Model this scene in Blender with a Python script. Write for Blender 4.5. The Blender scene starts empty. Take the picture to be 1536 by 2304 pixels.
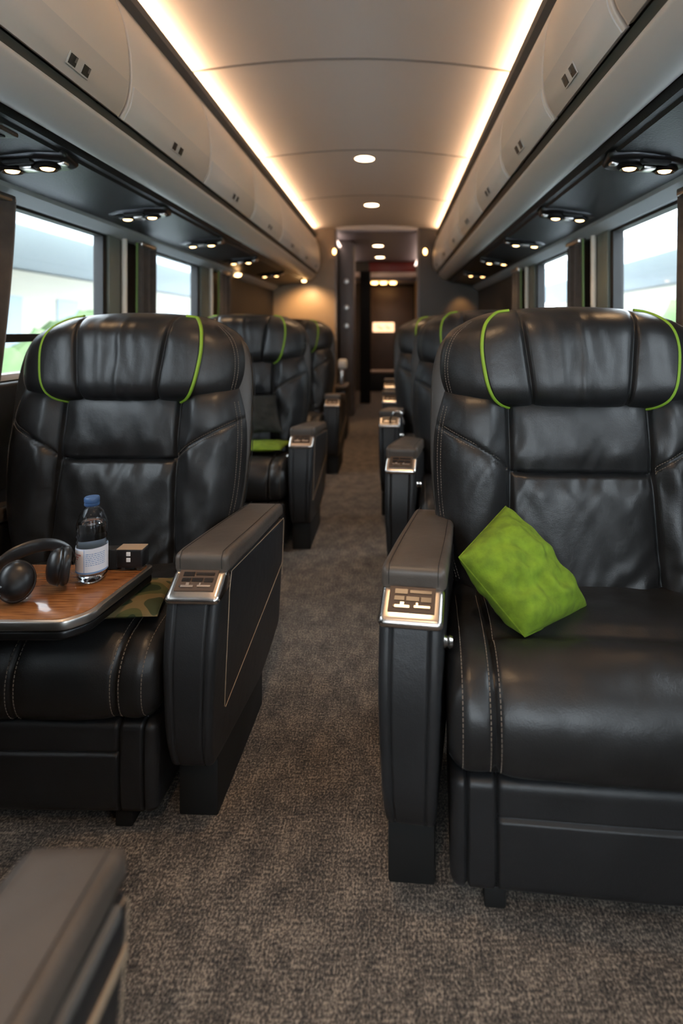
import bpy, bmesh, math, random
from mathutils import Vector, Matrix, noise
random.seed(7)
PI = math.pi
S = bpy.context.scene
COL = S.collection

# ------------------------------------------------------------------ camera
F = 1250.0
cd = bpy.data.cameras.new('camera'); cam = bpy.data.objects.new('camera', cd); COL.objects.link(cam)
S.camera = cam
cam.location = (0, 0, 1.1); cam.rotation_euler = (PI/2, 0, 0)
cd.sensor_fit = 'VERTICAL'; cd.sensor_height = 36; cd.sensor_width = 24
cd.lens = F/2304*36
cd.shift_x = (768-880)/2304; cd.shift_y = -(1152-742)/2304
cd.clip_start = .02; cd.clip_end = 200
cd.dof.use_dof = True; cd.dof.focus_distance = 1.38; cd.dof.aperture_fstop = 1.75
# ------------------------------------------------------------------ view
S.view_settings.view_transform = 'Standard'; S.view_settings.look = 'None'
S.view_settings.gamma = 1; S.view_settings.exposure = 0.85
S.view_settings.use_curve_mapping = False
# ------------------------------------------------------------------ world (bright overcast sky)
W = bpy.data.worlds.new('sky'); S.world = W; W.use_nodes = True
bg = W.node_tree.nodes['Background']; bg.inputs[0].default_value = (.88, .94, 1, 1); bg.inputs[1].default_value = 6.0
COVE = 22.0
DOWN = 9.0
LAMP = 7.0

# ------------------------------------------------------------------ materials
M = {}
def mat(name, col, rough=.5, metal=0, bump=0, bscale=200, emis=None, estr=0, var=0, vscale=5, spec=.5,
        trans=0, ior=1.45, sheen=0, stretch=None, col2=None, coat=0, bdist=.001):
    m = bpy.data.materials.new(name); m.use_nodes = True; nt = m.node_tree
    b = nt.nodes['Principled BSDF']
    def inp(n, v):
        if n in b.inputs: b.inputs[n].default_value = v
    inp('Base Color', (*col, 1)); inp('Roughness', rough); inp('Metallic', metal); inp('Specular IOR Level', spec)
    inp('Transmission Weight', trans); inp('IOR', ior); inp('Sheen Weight', sheen); inp('Coat Weight', coat)
    if emis: inp('Emission Color', (*emis, 1)); inp('Emission Strength', estr)
    tc = nt.nodes.new('ShaderNodeTexCoord'); src = tc.outputs['Object']
    if stretch:
        mp = nt.nodes.new('ShaderNodeMapping'); mp.inputs['Scale'].default_value = stretch
        nt.links.new(src, mp.inputs[0]); src = mp.outputs[0]
    if var or col2:
        n = nt.nodes.new('ShaderNodeTexNoise'); n.inputs['Scale'].default_value = vscale; n.inputs['Detail'].default_value = 5
        nt.links.new(src, n.inputs[0])
        r = nt.nodes.new('ShaderNodeValToRGB')
        c2 = col2 if col2 else tuple(c*(1-var) for c in col)
        r.color_ramp.elements[0].position = .35; r.color_ramp.elements[1].position = .65
        r.color_ramp.elements[0].color = (*c2, 1); r.color_ramp.elements[1].color = (*col, 1)
        nt.links.new(n.outputs['Fac'], r.inputs[0]); nt.links.new(r.outputs[0], b.inputs['Base Color'])
    if bump:
        n = nt.nodes.new('ShaderNodeTexNoise'); n.inputs['Scale'].default_value = bscale; n.inputs['Detail'].default_value = 4
        nt.links.new(src, n.inputs[0])
        bp = nt.nodes.new('ShaderNodeBump'); bp.inputs['Strength'].default_value = bump; bp.inputs['Distance'].default_value = bdist
        nt.links.new(n.outputs['Fac'], bp.inputs['Height']); nt.links.new(bp.outputs[0], b.inputs['Normal'])
    M[name] = m; return m

def leather(name, col, rough):
    m = mat(name, col, rough, var=.25, vscale=9)
    nt = m.node_tree; b = nt.nodes['Principled BSDF']; tc = [n for n in nt.nodes if n.type == 'TEX_COORD'][0]
    v = nt.nodes.new('ShaderNodeTexVoronoi'); v.inputs['Scale'].default_value = 420
    n = nt.nodes.new('ShaderNodeTexNoise'); n.inputs['Scale'].default_value = 28; n.inputs['Detail'].default_value = 3
    nt.links.new(tc.outputs['Object'], v.inputs['Vector']); nt.links.new(tc.outputs['Object'], n.inputs['Vector'])
    b1 = nt.nodes.new('ShaderNodeBump'); b1.inputs['Strength'].default_value = .25; b1.inputs['Distance'].default_value = .0006
    b2 = nt.nodes.new('ShaderNodeBump'); b2.inputs['Strength'].default_value = .35; b2.inputs['Distance'].default_value = .003
    nt.links.new(v.outputs['Distance'], b1.inputs['Height']); nt.links.new(n.outputs['Fac'], b2.inputs['Height'])
    nt.links.new(b1.outputs[0], b2.inputs['Normal']); nt.links.new(b2.outputs[0], b.inputs['Normal'])
    return m
leather('leather', (.015, .015, .0155), .37)
leather('warm_lit_leather', (.088, .072, .060), .44)  # black pad leather browned: warm ceiling reflection put into its colour
leather('panel_leather', (.016, .0165, .018), .45)
mat('shell', (.030, .026, .022), .42, bump=.1, bscale=300)
mat('black_plastic', (.010, .010, .011), .35)
mat('matte_black', (.006, .006, .006), .7)
mat('thread', (.20, .16, .125), .8)
mat('seam_gold', (.34, .25, .17), .5)
mat('piping', (.19, .33, .022), .6, bump=.3, bscale=600)
mat('chrome', (.66, .62, .58), .24, 1)
mat('satin_metal', (.62, .58, .54), .30, 1, bump=.05, bscale=200)
mat('bronze_plate', (.085, .055, .038), .60, .1, spec=.25)
mat('dark_metal', (.05, .05, .052), .3, .9)
mat('panel_beige', (.62, .57, .51), .48, bump=.06, bscale=350)
mat('bin_lower', (.52, .50, .47), .42, bump=.05, bscale=300)
mat('ceiling', (.58, .535, .485), .75, bump=.25, bscale=500)
mat('ceiling_seam', (.22, .20, .18), .6)
mat('trim_dark', (.045, .042, .038), .45)
mat('trim_grey', (.12, .11, .10), .5)
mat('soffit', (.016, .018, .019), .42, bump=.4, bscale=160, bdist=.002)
mat('strip_grey', (.34, .36, .36), .5)
mat('wall_dark', (.022, .020, .019), .55)
mat('pillar_green', (.13, .15, .13), .55)
mat('cream_trim', (.62, .58, .50), .4)
mat('green_trim', (.11, .19, .05), .5)
mat('curtain', (.055, .045, .038), .85, var=.3, vscale=30, sheen=.3)
mat('sill', (.50, .53, .56), .4)
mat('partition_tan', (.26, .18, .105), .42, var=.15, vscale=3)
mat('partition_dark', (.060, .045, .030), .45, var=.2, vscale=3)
mat('vestibule_ceiling', (.40, .37, .40), .5)
mat('grey_panel', (.16, .14, .135), .45)
mat('red_board', (.22, .022, .010), .4)
mat('brown_board', (.06, .045, .025), .5)
mat('lip', (.55, .42, .34), .4)
mat('door_brown', (.085, .058, .042), .45, var=.2, vscale=4)
mat('rubber', (.008, .008, .008), .6)
mat('lamp_warm', (1, .9, .75), .4, emis=(1, .56, .22), estr=LAMP)
mat('cove_warm', (1, .9, .8), .4, emis=(1, .62, .37), estr=COVE)
mat('down_warm', (1, .9, .8), .4, emis=(1, .66, .38), estr=DOWN)
mat('vest_strip', (1, .9, .8), .4, emis=(1, .74, .62), estr=2.5)
mat('down_lip', (1, .9, .8), .4, emis=(1, .50, .17), estr=7)
mat('sign_lit', (1, .8, .6), .4, emis=(1, .62, .36), estr=.95)
mat('sign_ink', (.35, .16, .07), .6)
mat('device_white', (.75, .75, .72), .4)
mat('cap_blue', (.055, .12, .27), .35)
mat('label_white', (.74, .78, .86), .45)
mat('label_cream', (.78, .70, .66), .45)
mat('label_blue', (.16, .30, .55), .45)
mat('label_red', (.52, .09, .06), .45)
mat('plastic_clear', (.96, .98, 1), .03, trans=1, ior=1.22)
mat('water', (.97, .99, 1), .0, trans=1, ior=1.33)
mat('pillow_green', (.150, .245, .010), .9, bump=.5, bscale=260, var=.35, vscale=45)
mat('pillow_black', (.012, .013, .010), .8)
mat('ear_leather', (.018, .018, .019), .33)
mat('concrete', (.62, .65, .68), .8, var=.1)
mat('canopy_blue', (.43, .48, .52), .8)
mat('facade_cream', (.72, .66, .55), .8)
mat('facade_pane', (.40, .48, .56), .4)
mat('hedge', (.17, .25, .11), .9, col2=(.11, .17, .075), vscale=4)
mat('bus_skin', (.3, .3, .3), .5)

# camouflage cloth
m = mat('camouflage', (.20, .17, .06), .85)
nt = m.node_tree; b = nt.nodes['Principled BSDF']
tc = nt.nodes.new('ShaderNodeTexCoord'); n = nt.nodes.new('ShaderNodeTexNoise'); n.inputs['Scale'].default_value = 11; n.inputs['Detail'].default_value = .5
r = nt.nodes.new('ShaderNodeValToRGB'); r.color_ramp.interpolation = 'CONSTANT'
e = r.color_ramp.elements; e[0].color = (.014, .028, .010, 1); e[1].position = .44; e[1].color = (.060, .068, .022, 1)
x = e.new(.52); x.color = (.14, .105, .045, 1); x = e.new(.62); x.color = (.030, .040, .014, 1)
nt.links.new(tc.outputs['Object'], n.inputs[0]); nt.links.new(n.outputs['Fac'], r.inputs[0]); nt.links.new(r.outputs[0], b.inputs['Base Color'])

# wood
m = mat('wood', (.25, .10, .035), .22, coat=.4)
nt = m.node_tree; b = nt.nodes['Principled BSDF']
tc = nt.nodes.new('ShaderNodeTexCoord'); mp = nt.nodes.new('ShaderNodeMapping'); mp.inputs['Scale'].default_value = (14, 160, 14); mp.inputs['Rotation'].default_value = (0, 0, .25)
n = nt.nodes.new('ShaderNodeTexNoise'); n.inputs['Scale'].default_value = 1.2; n.inputs['Detail'].default_value = 8
r = nt.nodes.new('ShaderNodeValToRGB'); e = r.color_ramp.elements
e[0].position = .3; e[0].color = (.115, .040, .013, 1); e[1].position = .72; e[1].color = (.33, .135, .045, 1)
nt.links.new(tc.outputs['Object'], mp.inputs[0]); nt.links.new(mp.outputs[0], n.inputs[0]); nt.links.new(n.outputs['Fac'], r.inputs[0]); nt.links.new(r.outputs[0], b.inputs['Base Color'])

# carpet
m = mat('carpet', (.12, .105, .09), .95, sheen=.15)
nt = m.node_tree; b = nt.nodes['Principled BSDF']
tc = nt.nodes.new('ShaderNodeTexCoord')
def noise_n(scale, detail, stretch=(1, 1, 1)):
    mp = nt.nodes.new('ShaderNodeMapping'); mp.inputs['Scale'].default_value = stretch
    n = nt.nodes.new('ShaderNodeTexNoise'); n.inputs['Scale'].default_value = scale; n.inputs['Detail'].default_value = detail
    nt.links.new(tc.outputs['Object'], mp.inputs[0]); nt.links.new(mp.outputs[0], n.inputs[0]); return n
n1 = noise_n(230, 3, (1, .75, 1)); n2 = noise_n(16, 6, (1, .7, 1)); n3 = noise_n(60, 3, (3.0, .35, 1)); n4 = noise_n(60, 3, (.35, 3, 1))
def mathn(op, a, c, v=None):
    q = nt.nodes.new('ShaderNodeMath'); q.operation = op
    nt.links.new(a, q.inputs[0])
    if v is None: nt.links.new(c, q.inputs[1])
    else: q.inputs[1].default_value = v
    return q.outputs[0]
s1 = mathn('MULTIPLY', n1.outputs['Fac'], None, .50)
s2 = mathn('MULTIPLY', n2.outputs['Fac'], None, .18)
s3 = mathn('MULTIPLY', mathn('ADD', n3.outputs['Fac'], n4.outputs['Fac']), None, .16)
tot = mathn('ADD', mathn('ADD', s1, s2), s3)
r = nt.nodes.new('ShaderNodeValToRGB'); e = r.color_ramp.elements
e[0].position = .40; e[0].color = (.012, .010, .009, 1); e[1].position = .61; e[1].color = (.29, .235, .185, 1)
x = e.new(.50); x.color = (.082, .068, .055, 1)
nt.links.new(tot, r.inputs[0]); nt.links.new(r.outputs[0], b.inputs['Base Color'])
bp = nt.nodes.new('ShaderNodeBump'); bp.inputs['Strength'].default_value = .8; bp.inputs['Distance'].default_value = .004
nt.links.new(tot, bp.inputs['Height']); nt.links.new(bp.outputs[0], b.inputs['Normal'])

# window glass: clear with a faint reflection
m = bpy.data.materials.new('window_glass'); m.use_nodes = True; nt = m.node_tree; M['window_glass'] = m
nt.nodes.remove(nt.nodes['Principled BSDF'])
tr = nt.nodes.new('ShaderNodeBsdfTransparent'); tr.inputs[0].default_value = (.93, .96, .97, 1)
gl = nt.nodes.new('ShaderNodeBsdfGlossy'); gl.inputs['Roughness'].default_value = .03
lw = nt.nodes.new('ShaderNodeLayerWeight'); lw.inputs[0].default_value = .5
fr = nt.nodes.new('ShaderNodeMath'); fr.operation = 'POWER'; fr.inputs[1].default_value = 5; nt.links.new(lw.outputs['Facing'], fr.inputs[0])
fr2 = nt.nodes.new('ShaderNodeMath'); fr2.operation = 'MULTIPLY_ADD'; fr2.inputs[1].default_value = .5; fr2.inputs[2].default_value = .02; nt.links.new(fr.outputs[0], fr2.inputs[0]); fr = fr2
mx = nt.nodes.new('ShaderNodeMixShader'); out = nt.nodes['Material Output']
nt.links.new(fr.outputs[0], mx.inputs[0]); nt.links.new(tr.outputs[0], mx.inputs[1]); nt.links.new(gl.outputs[0], mx.inputs[2]); nt.links.new(mx.outputs[0], out.inputs[0])

# ------------------------------------------------------------------ mesh helpers
class MB:
    def __init__(s): s.v = []; s.f = []; s.mi = []
    def add(s, v, f, mi=0):
        o = len(s.v); s.v += [tuple(p) for p in v]; s.f += [tuple(i+o for i in q) for q in f]; s.mi += [mi]*len(f); return s
    def build(s, name, mats, parent=None, smooth=True, angle=40):
        me = bpy.data.meshes.new(name); me.from_pydata(s.v, [], s.f); me.update()
        if not isinstance(mats, (list, tuple)): mats = [mats]
        for q in mats: me.materials.append(M[q])
        for p, i in zip(me.polygons, s.mi): p.material_index = i
        bm = bmesh.new(); bm.from_mesh(me); bmesh.ops.recalc_face_normals(bm, faces=bm.faces); bm.to_mesh(me); bm.free()
        if smooth:
            for p in me.polygons: p.use_smooth = True
            me.set_sharp_from_angle(angle=math.radians(angle))
        o = bpy.data.objects.new(name, me); COL.objects.link(o)
        if parent: o.parent = parent
        return o
    def box(s, x0, x1, y0, y1, z0, z1, r=0, seg=2, mi=0):
        if not r:
            v = [(x, y, z) for x in (x0, x1) for y in (y0, y1) for z in (z0, z1)]
            return s.add(v, [(0,1,3,2), (4,6,7,5), (0,4,5,1), (2,3,7,6), (0,2,6,4), (1,5,7,3)], mi)
        bm = bmesh.new(); bmesh.ops.create_cube(bm, size=1)
        for v in bm.verts: v.co = Vector(((x0+x1)/2+v.co.x*(x1-x0), (y0+y1)/2+v.co.y*(y1-y0), (z0+z1)/2+v.co.z*(z1-z0)))
        bmesh.ops.bevel(bm, geom=bm.edges[:], offset=r, segments=seg, profile=.5, affect='EDGES')
        bm.verts.index_update()
        s.add([v.co[:] for v in bm.verts], [tuple(v.index for v in f.verts) for f in bm.faces], mi); bm.free(); return s
    def tube(s, pts, r, n=8, closed=False, mi=0, flat=1.0):
        pts = [Vector(p) for p in pts]; N = len(pts); vs = []; fs = []
        rr = r if isinstance(r, (list, tuple)) else [r]*N
        up = None
        for i, p in enumerate(pts):
            a = pts[(i-1) % N] if (closed or i > 0) else pts[i]; c = pts[(i+1) % N] if (closed or i < N-1) else pts[i]
            t = (c-a).normalized()
            if up is None: up = t.orthogonal().normalized()
            up = (up - t*up.dot(t)).normalized(); w = t.cross(up)
            for k in range(n):
                q = 2*PI*k/n; vs.append(p+up*math.cos(q)*rr[i]+w*math.sin(q)*rr[i]*flat)
        for i in range(N if closed else N-1):
            j = (i+1) % N
            for k in range(n): fs.append((i*n+k, i*n+(k+1) % n, j*n+(k+1) % n, j*n+k))
        if not closed: fs.append(tuple(range(n))[::-1]); fs.append(tuple((N-1)*n+k for k in range(n)))
        return s.add(vs, fs, mi)
    def lathe(s, prof, n=32, mx=None, mi=0):
        vs = []; fs = []; mx = mx or Matrix()
        for (r, z) in prof:
            for k in range(n): vs.append(mx @ Vector((r*math.cos(2*PI*k/n), r*math.sin(2*PI*k/n), z)))
        for i in range(len(prof)-1):
            for k in range(n): fs.append((i*n+k, i*n+(k+1) % n, (i+1)*n+(k+1) % n, (i+1)*n+k))
        if prof[0][0] > 1e-6: fs.append(tuple(range(n))[::-1])
        if prof[-1][0] > 1e-6: fs.append(tuple((len(prof)-1)*n+k for k in range(n)))
        return s.add(vs, fs, mi)
    def grid(s, fn, us, ws, mi=0):
        nu, nw = len(us), len(ws)
        v = [fn(u, w) for u in us for w in ws]
        f = [(i*nw+j, i*nw+j+1, (i+1)*nw+j+1, (i+1)*nw+j) for i in range(nu-1) for j in range(nw-1)]
        return s.add(v, f, mi)

def lin(a, b, n): return [a+(b-a)*i/(n-1) for i in range(n)]
def sm(e0, e1, x):
    t = max(0, min(1, (x-e0)/(e1-e0))); return t*t*(3-2*t)
def interp(pts, x):
    if x <= pts[0][0]: return pts[0][1]
    for (a, p), (b2, q) in zip(pts, pts[1:]):
        if x <= b2:
            t = (x-a)/(b2-a); return p+(q-p)*t
    return pts[-1][1]
def cat(pts, n=8, closed=False):
    P = [Vector(p) for p in pts]; out = []; N = len(P)
    R = range(N) if closed else range(N-1)
    for i in R:
        p1 = P[i]; p2 = P[(i+1) % N]
        p0 = P[(i-1) % N] if closed or i > 0 else p1*2-p2
        p3 = P[(i+2) % N] if closed or i < N-2 else p2*2-p1
        for k in range(n):
            t = k/n
            out.append(.5*((2*p1)+(p2-p0)*t+(2*p0-5*p1+4*p2-p3)*t*t+(3*p1-p0-3*p2+p3)*t**3))
    if not closed: out.append(P[-1])
    return out
def spline_fn(pts):
    c = cat([(a, b2, 0) for a, b2 in pts], 10)
    return lambda x: interp([(p.x, p.y) for p in c], x)
def round_poly(pts, rad, seg=5):
    out = []; N = len(pts)
    for i, p in enumerate(pts):
        r = rad[i] if isinstance(rad, (list, tuple)) else rad
        p = Vector(p); a = Vector(pts[i-1]); c = Vector(pts[(i+1) % N])
        if r <= 0: out.append(tuple(p)); continue
        d1 = (a-p); d2 = (c-p); l = min(r, d1.length*.49, d2.length*.49)
        q1 = p+d1.normalized()*l; q2 = p+d2.normalized()*l
        for k in range(seg+1):
            t = k/seg; out.append(tuple(q1*(1-t)**2+p*2*t*(1-t)+q2*t*t))
    return out
def dens(pts, step):
    out = []; N = len(pts)
    for i in range(N):
        a = Vector(pts[i]); c = Vector(pts[(i+1) % N]); k = max(1, int((c-a).length/step))
        for j in range(k): out.append(tuple(a.lerp(c, j/k)))
    return out
def loaf(mb, prof, x0, x1, r, disp=None, xs=None, seg=4, mapf=None, mi=0):
    """closed (y,z) profile swept along x with rounded ends"""
    N = len(prof); P = [Vector(p) for p in prof]
    area = sum(P[i].x*P[(i+1) % N].y-P[(i+1) % N].x*P[i].y for i in range(N)); sg = 1 if area > 0 else -1
    nm = []
    for i in range(N):
        t = (P[(i+1) % N]-P[i-1]); t.normalize(); nm.append(Vector((t.y, -t.x))*sg)
    rings = []
    for k in range(seg+1):
        q = PI/2*k/seg; rings.append((x0+r*(1-math.sin(q)) if False else x0+r*(1-math.cos(PI/2-(PI/2-q))) if False else x0+r*(1-math.cos(q)), r*(1-math.sin(q))))
    mid = [(x, 0) for x in (xs or []) if x0+r < x < x1-r]
    rings = rings+mid+[(x0+x1-x, ins) for x, ins in reversed(rings)]
    vs = []
    for x, ins in rings:
        for i in range(N):
            d = ins+(disp(x, P[i].x, P[i].y) if disp else 0)
            q = P[i]-nm[i]*d; p = (x, q.x, q.y)
            vs.append(mapf(*p) if mapf else p)
    R = len(rings)
    fs = [(a*N+i, a*N+(i+1) % N, (a+1)*N+(i+1) % N, (a+1)*N+i) for a in range(R-1) for i in range(N)]
    fs += [tuple(range(N)), tuple((R-1)*N+i for i in range(N))[::-1]]
    mb.add(vs, fs, mi); return mb
def stitches(mb, path, step=.0075, ln=.0048, r=.0007):
    P = [Vector(p) for p in path]; d = 0; nxt = 0
    for a, c in zip(P, P[1:]):
        L = (c-a).length
        if L < 1e-7: continue
        t = (c-a)/L
        while nxt < d+L:
            o = a+t*(nxt-d); mb.tube([o-t*ln/2, o+t*ln/2], r, 4); nxt += step
        d += L

def tag(o, label=None, cat_=None, group=None, kind=None):
    if label: o['label'] = label
    if cat_: o['category'] = cat_
    if group: o['group'] = group
    if kind: o['kind'] = kind
    return o
def empty(name, loc=(0, 0, 0), rz=0):
    o = bpy.data.objects.new(name, None); COL.objects.link(o); o.location = loc; o.rotation_euler.z = rz
    o.empty_display_size = .05; return o
def copy_tree(o, parent=None):
    c = o.copy(); COL.objects.link(c); c.parent = parent
    for ch in list(o.children): copy_tree(ch, c)
    return c
def struct(o): o['kind'] = 'structure'; return o

# ================================================================== ROOM SHELL
XL, XR = -1.36, 1.0; YB, YE = -2.0, 10.05; YP = 6.4
H = 1.1
fl = MB(); fl.box(XL, XR, YB, YE, -.05, 0); struct(fl.build('floor', 'carpet', smooth=False))

# ceiling (curved, three panels divided by seams)
cx0, cx1 = -.900, .560
def cz(x):
    a = (x-(cx0+cx1)/2)/((cx1-cx0)/2); return 2.242+.062*(1-abs(a)**2.0)
seams = [.0, 1.23, 2.47, 3.72, 4.97]
ys = []; y = YB
cuts = [YB]+[-1.25]+seams+[YP]
for a, c in zip(cuts, cuts[1:]): ys += [a+.006, a+.012, c-.012, c-.006, (c-.001)]
mb = MB(); xs = lin(cx0-.02, cx1+.02, 41)
def cf(x, y):
    d = min(abs(y-s) for s in seams)
    return (x, y, cz(max(cx0, min(cx1, x)))+(.007 if d < .007 else 0))
yy = sorted(set([YB, YP]+[s+d for s in seams for d in (-.012, -.0065, 0, .0065, .012)]))
mb.grid(cf, xs, yy)
mb.grid(lambda x, y: (x, y, 2.36), [XL, XR], [YB, YP])
struct(mb.build('ceiling', 'ceiling'))
mb = MB()
for s in seams:
    mb.tube([(x, s, cz(x)+.002) for x in lin(cx0, cx1, 40)], .0055, 6)
struct(mb.build('trim_1', 'ceiling_seam'))

# overhead bins profiles (x, z) from top to bottom, and lower parts
def bin_profiles(side):
    if side < 0:
        door = [(-.880, 2.165), (-.850, 2.12), (-.820, 2.04), (-.805, 1.95), (-.802, 1.87), (-.812, 1.80), (-.835, 1.752)]
        lower = [(-.852, 1.728), (-.855, 1.715), (-.885, 1.682), (-.918, 1.660), (-.950, 1.655), (-.975, 1.672)]
        return door, lower
    door = [(.545, 2.165), (.512, 2.12), (.484, 2.04), (.470, 1.95), (.468, 1.87), (.480, 1.80), (.507, 1.752)]
    lower = [(.528, 1.728), (.531, 1.715), (.560, 1.682), (.592, 1.660), (.624, 1.655), (.650, 1.672)]
    return door, lower
ORD = ['nearest', 'second', 'third', 'fourth', 'fifth', 'sixth', 'seventh', 'eighth', 'ninth']
for side in (-1, 1):
    nmside = 'left' if side < 0 else 'right'
    door, lower = bin_profiles(side)
    D = [(p.x, p.y) for p in cat([(a, c, 0) for a, c in door], 5)]
    yend = YP-.12
    seamy = [-1.6, -.8, .1, .9, 1.71, 2.47, 3.28, 4.12, 4.95, 5.65, yend] if side < 0 else [-1.5, -.8, -.1, .55, 1.2, 1.72, 2.38, 3.08, 3.88, 4.62, 5.4, yend]
    first = [i for i, s in enumerate(seamy) if s > 1.2][0]-1
    k = 0
    for i in range(len(seamy)-1):
        a, c = seamy[i]+.0065, seamy[i+1]-.0065
        if seamy[i+1] < 1.0: vis = False
        else: vis = True
        e_ = empty('overhead_bin', (D[0][0], a, D[0][1]))
        off = Vector(e_.location)
        if vis:
            tag(e_, 'pale grey curved luggage bin on the %s side, %s from the camera' % (nmside, ORD[k]), 'luggage bin', 'overhead bins along the %s side' % nmside); k += 1
        else:
            tag(e_, 'pale grey overhead luggage bin on the %s side behind the camera' % nmside, 'luggage bin', 'overhead bins along the %s side' % nmside)
        # door : curved sheet with thickness
        m_ = MB(); th = .014
        def nrm(j):
            p = Vector(D[max(0, j-1)]); q = Vector(D[min(len(D)-1, j+1)]); t = (q-p).normalized()
            n_ = Vector((-t.y, t.x)); return n_ if n_.x*side < 0 else -n_
        prof = []
        for j, p in enumerate(D): prof.append(tuple(Vector(p)))
        back = [tuple(Vector(D[j])-nrm(j)*th) for j in range(len(D))][::-1]
        loop = prof+back
        # as loaf along y: map (x->y)
        loaf(m_, loop, a, c, .004, seg=3, mapf=lambda s_, p, q: (p-off.x, s_-off.y, q-off.z))
        m_.build('door', 'panel_beige', e_, angle=50)
        # body behind
        m_ = MB(); xi = door[0][0]+side*.0; xo = XL+.01 if side < 0 else XR-.01
        bx0, bx1 = sorted((xo, D[len(D)//2][0]+side*.10))
        m_.box(bx0-off.x, bx1-off.x, a-off.y, c-off.y, 1.76-off.z, 2.15-off.z)
        m_.build('body', 'trim_dark', e_, smooth=False)
        # handle strip (lower band of the door) and latch
        m_ = MB()
        j0 = int(len(D)*.70); sub = D[j0:]
        st = [tuple(Vector(D[j])+nrm(j)*.0035) for j in range(j0, len(D))]; st2 = [tuple(Vector(D[j])-nrm(j)*.002) for j in range(j0, len(D))][::-1]
        loaf(m_, st+st2, a+.012, c-.012, .002, seg=2, mapf=lambda s_, p, q: (p-off.x, s_-off.y, q-off.z))
        m_.build('handle_band', 'bin_lower', e_)
        jm = int(len(D)*.86); pm = Vector(D[jm])+nrm(jm)*.004; t_ = (Vector(D[jm+1])-Vector(D[jm-1])).normalized(); n_ = nrm(jm)
        yc = (a+c)/2+(.14 if (side < 0 and i == first) else .02 if side < 0 else .04)
        fm = MB()
        def slab(mb_, y0, y1, h0, h1, d0, d1):
            vv = []
            for yv in (y0, y1):
                for hh in (h0, h1):
                    for dd in (d0, d1):
                        q = pm+t_*hh+n_*dd; vv.append((q.x-off.x, yv-off.y, q.y-off.z))
            mb_.add(vv, [(0,1,3,2), (4,6,7,5), (0,4,5,1), (2,3,7,6), (0,2,6,4), (1,5,7,3)])
        slab(fm, yc-.050, yc+.050, -.017, .017, 0, .002)
        lt = fm.build('latch', 'satin_metal' if False else 'bin_lower', e_, smooth=False)
        for yq in (-.030, .030):
            wm = MB(); slab(wm, yc+yq-.015, yc+yq+.015, -.013, .013, .001, .0035)
            wm.build('latch_window', 'black_plastic', lt, smooth=False)
            wm = MB(); slab(wm, yc+yq+.006, yc+yq+.013, -.011, .002, .003, .0045)
            wm.build('latch_catch', 'trim_grey', lt, smooth=False)
    # top trim beside the cove
    m_ = MB(); tx = door[0][0]; sx = -side
    sec = [(tx, 2.168), (tx+sx*.012, 2.150), (tx+sx*.044, 2.158), (tx+sx*.050, 2.180), (tx+sx*.032, 2.192), (tx-sx*.05, 2.192), (tx-sx*.05, 2.168)]
    loaf(m_, sec, YB, yend, .001, seg=1, mapf=lambda s_, p, q: (p, s_, q))
    tag(struct(m_.build('trim_2' if side < 0 else 'trim_3', 'trim_grey')), None)
    # dark recess rail
    m_ = MB(); c0 = Vector(door[-1]); l0 = Vector(lower[0])
    sec = [tuple(c0+Vector((side*.012, 0))), tuple(c0+Vector((side*.05, .01))), tuple(l0+Vector((side*.05, .0))), tuple(l0+Vector((side*.004, .001)))]
    loaf(m_, sec, YB, yend, .001, seg=1, mapf=lambda s_, p, q: (p, s_, q))
    struct(m_.build('trim_4' if side < 0 else 'trim_5', 'trim_dark'))
    # pale lower fairing
    m_ = MB(); L = [(p.x, p.y) for p in cat([(a, c, 0) for a, c in lower], 5)]
    back = [(p[0]+side*.02, p[1]+.03) for p in L][::-1]
    loaf(m_, L+back, YB, yend+.02, .006, seg=2, mapf=lambda s_, p, q: (p, s_, q))
    struct(m_.build('trim_6' if side < 0 else 'trim_7', 'bin_lower'))
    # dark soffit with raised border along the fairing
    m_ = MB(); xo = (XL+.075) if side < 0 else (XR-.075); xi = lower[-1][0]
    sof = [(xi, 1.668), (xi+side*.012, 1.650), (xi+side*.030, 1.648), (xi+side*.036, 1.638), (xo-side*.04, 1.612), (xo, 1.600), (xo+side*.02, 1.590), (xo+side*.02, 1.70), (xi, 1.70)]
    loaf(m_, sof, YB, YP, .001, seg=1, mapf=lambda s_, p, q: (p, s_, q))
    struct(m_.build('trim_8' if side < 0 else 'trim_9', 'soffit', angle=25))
    # grey strip above the windows
    m_ = MB(); w = XL if side < 0 else XR
    sec = [(xo+side*.005, 1.602), (xo+side*.012, 1.582), (w-side*.02, 1.552), (w, 1.55), (w, 1.66), (xo+side*.01, 1.66)]
    loaf(m_, sec, YB, YP, .001, seg=1, mapf=lambda s_, p, q: (p, s_, q))
    struct(m_.build('trim_10' if side < 0 else 'trim_11', 'strip_grey', angle=25))
    # cove light strip
    m_ = MB(); a0, a1 = sorted((tx+sx*.024, tx-sx*.002))
    m_.box(a0, a1, YB+.05, YP-.14, 2.1925, 2.198)
    tag(m_.build('light_strip', 'cove_warm', smooth=False), 'warm glowing cove light strip along the %s edge of the ceiling' % nmside, 'light strip')

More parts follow.
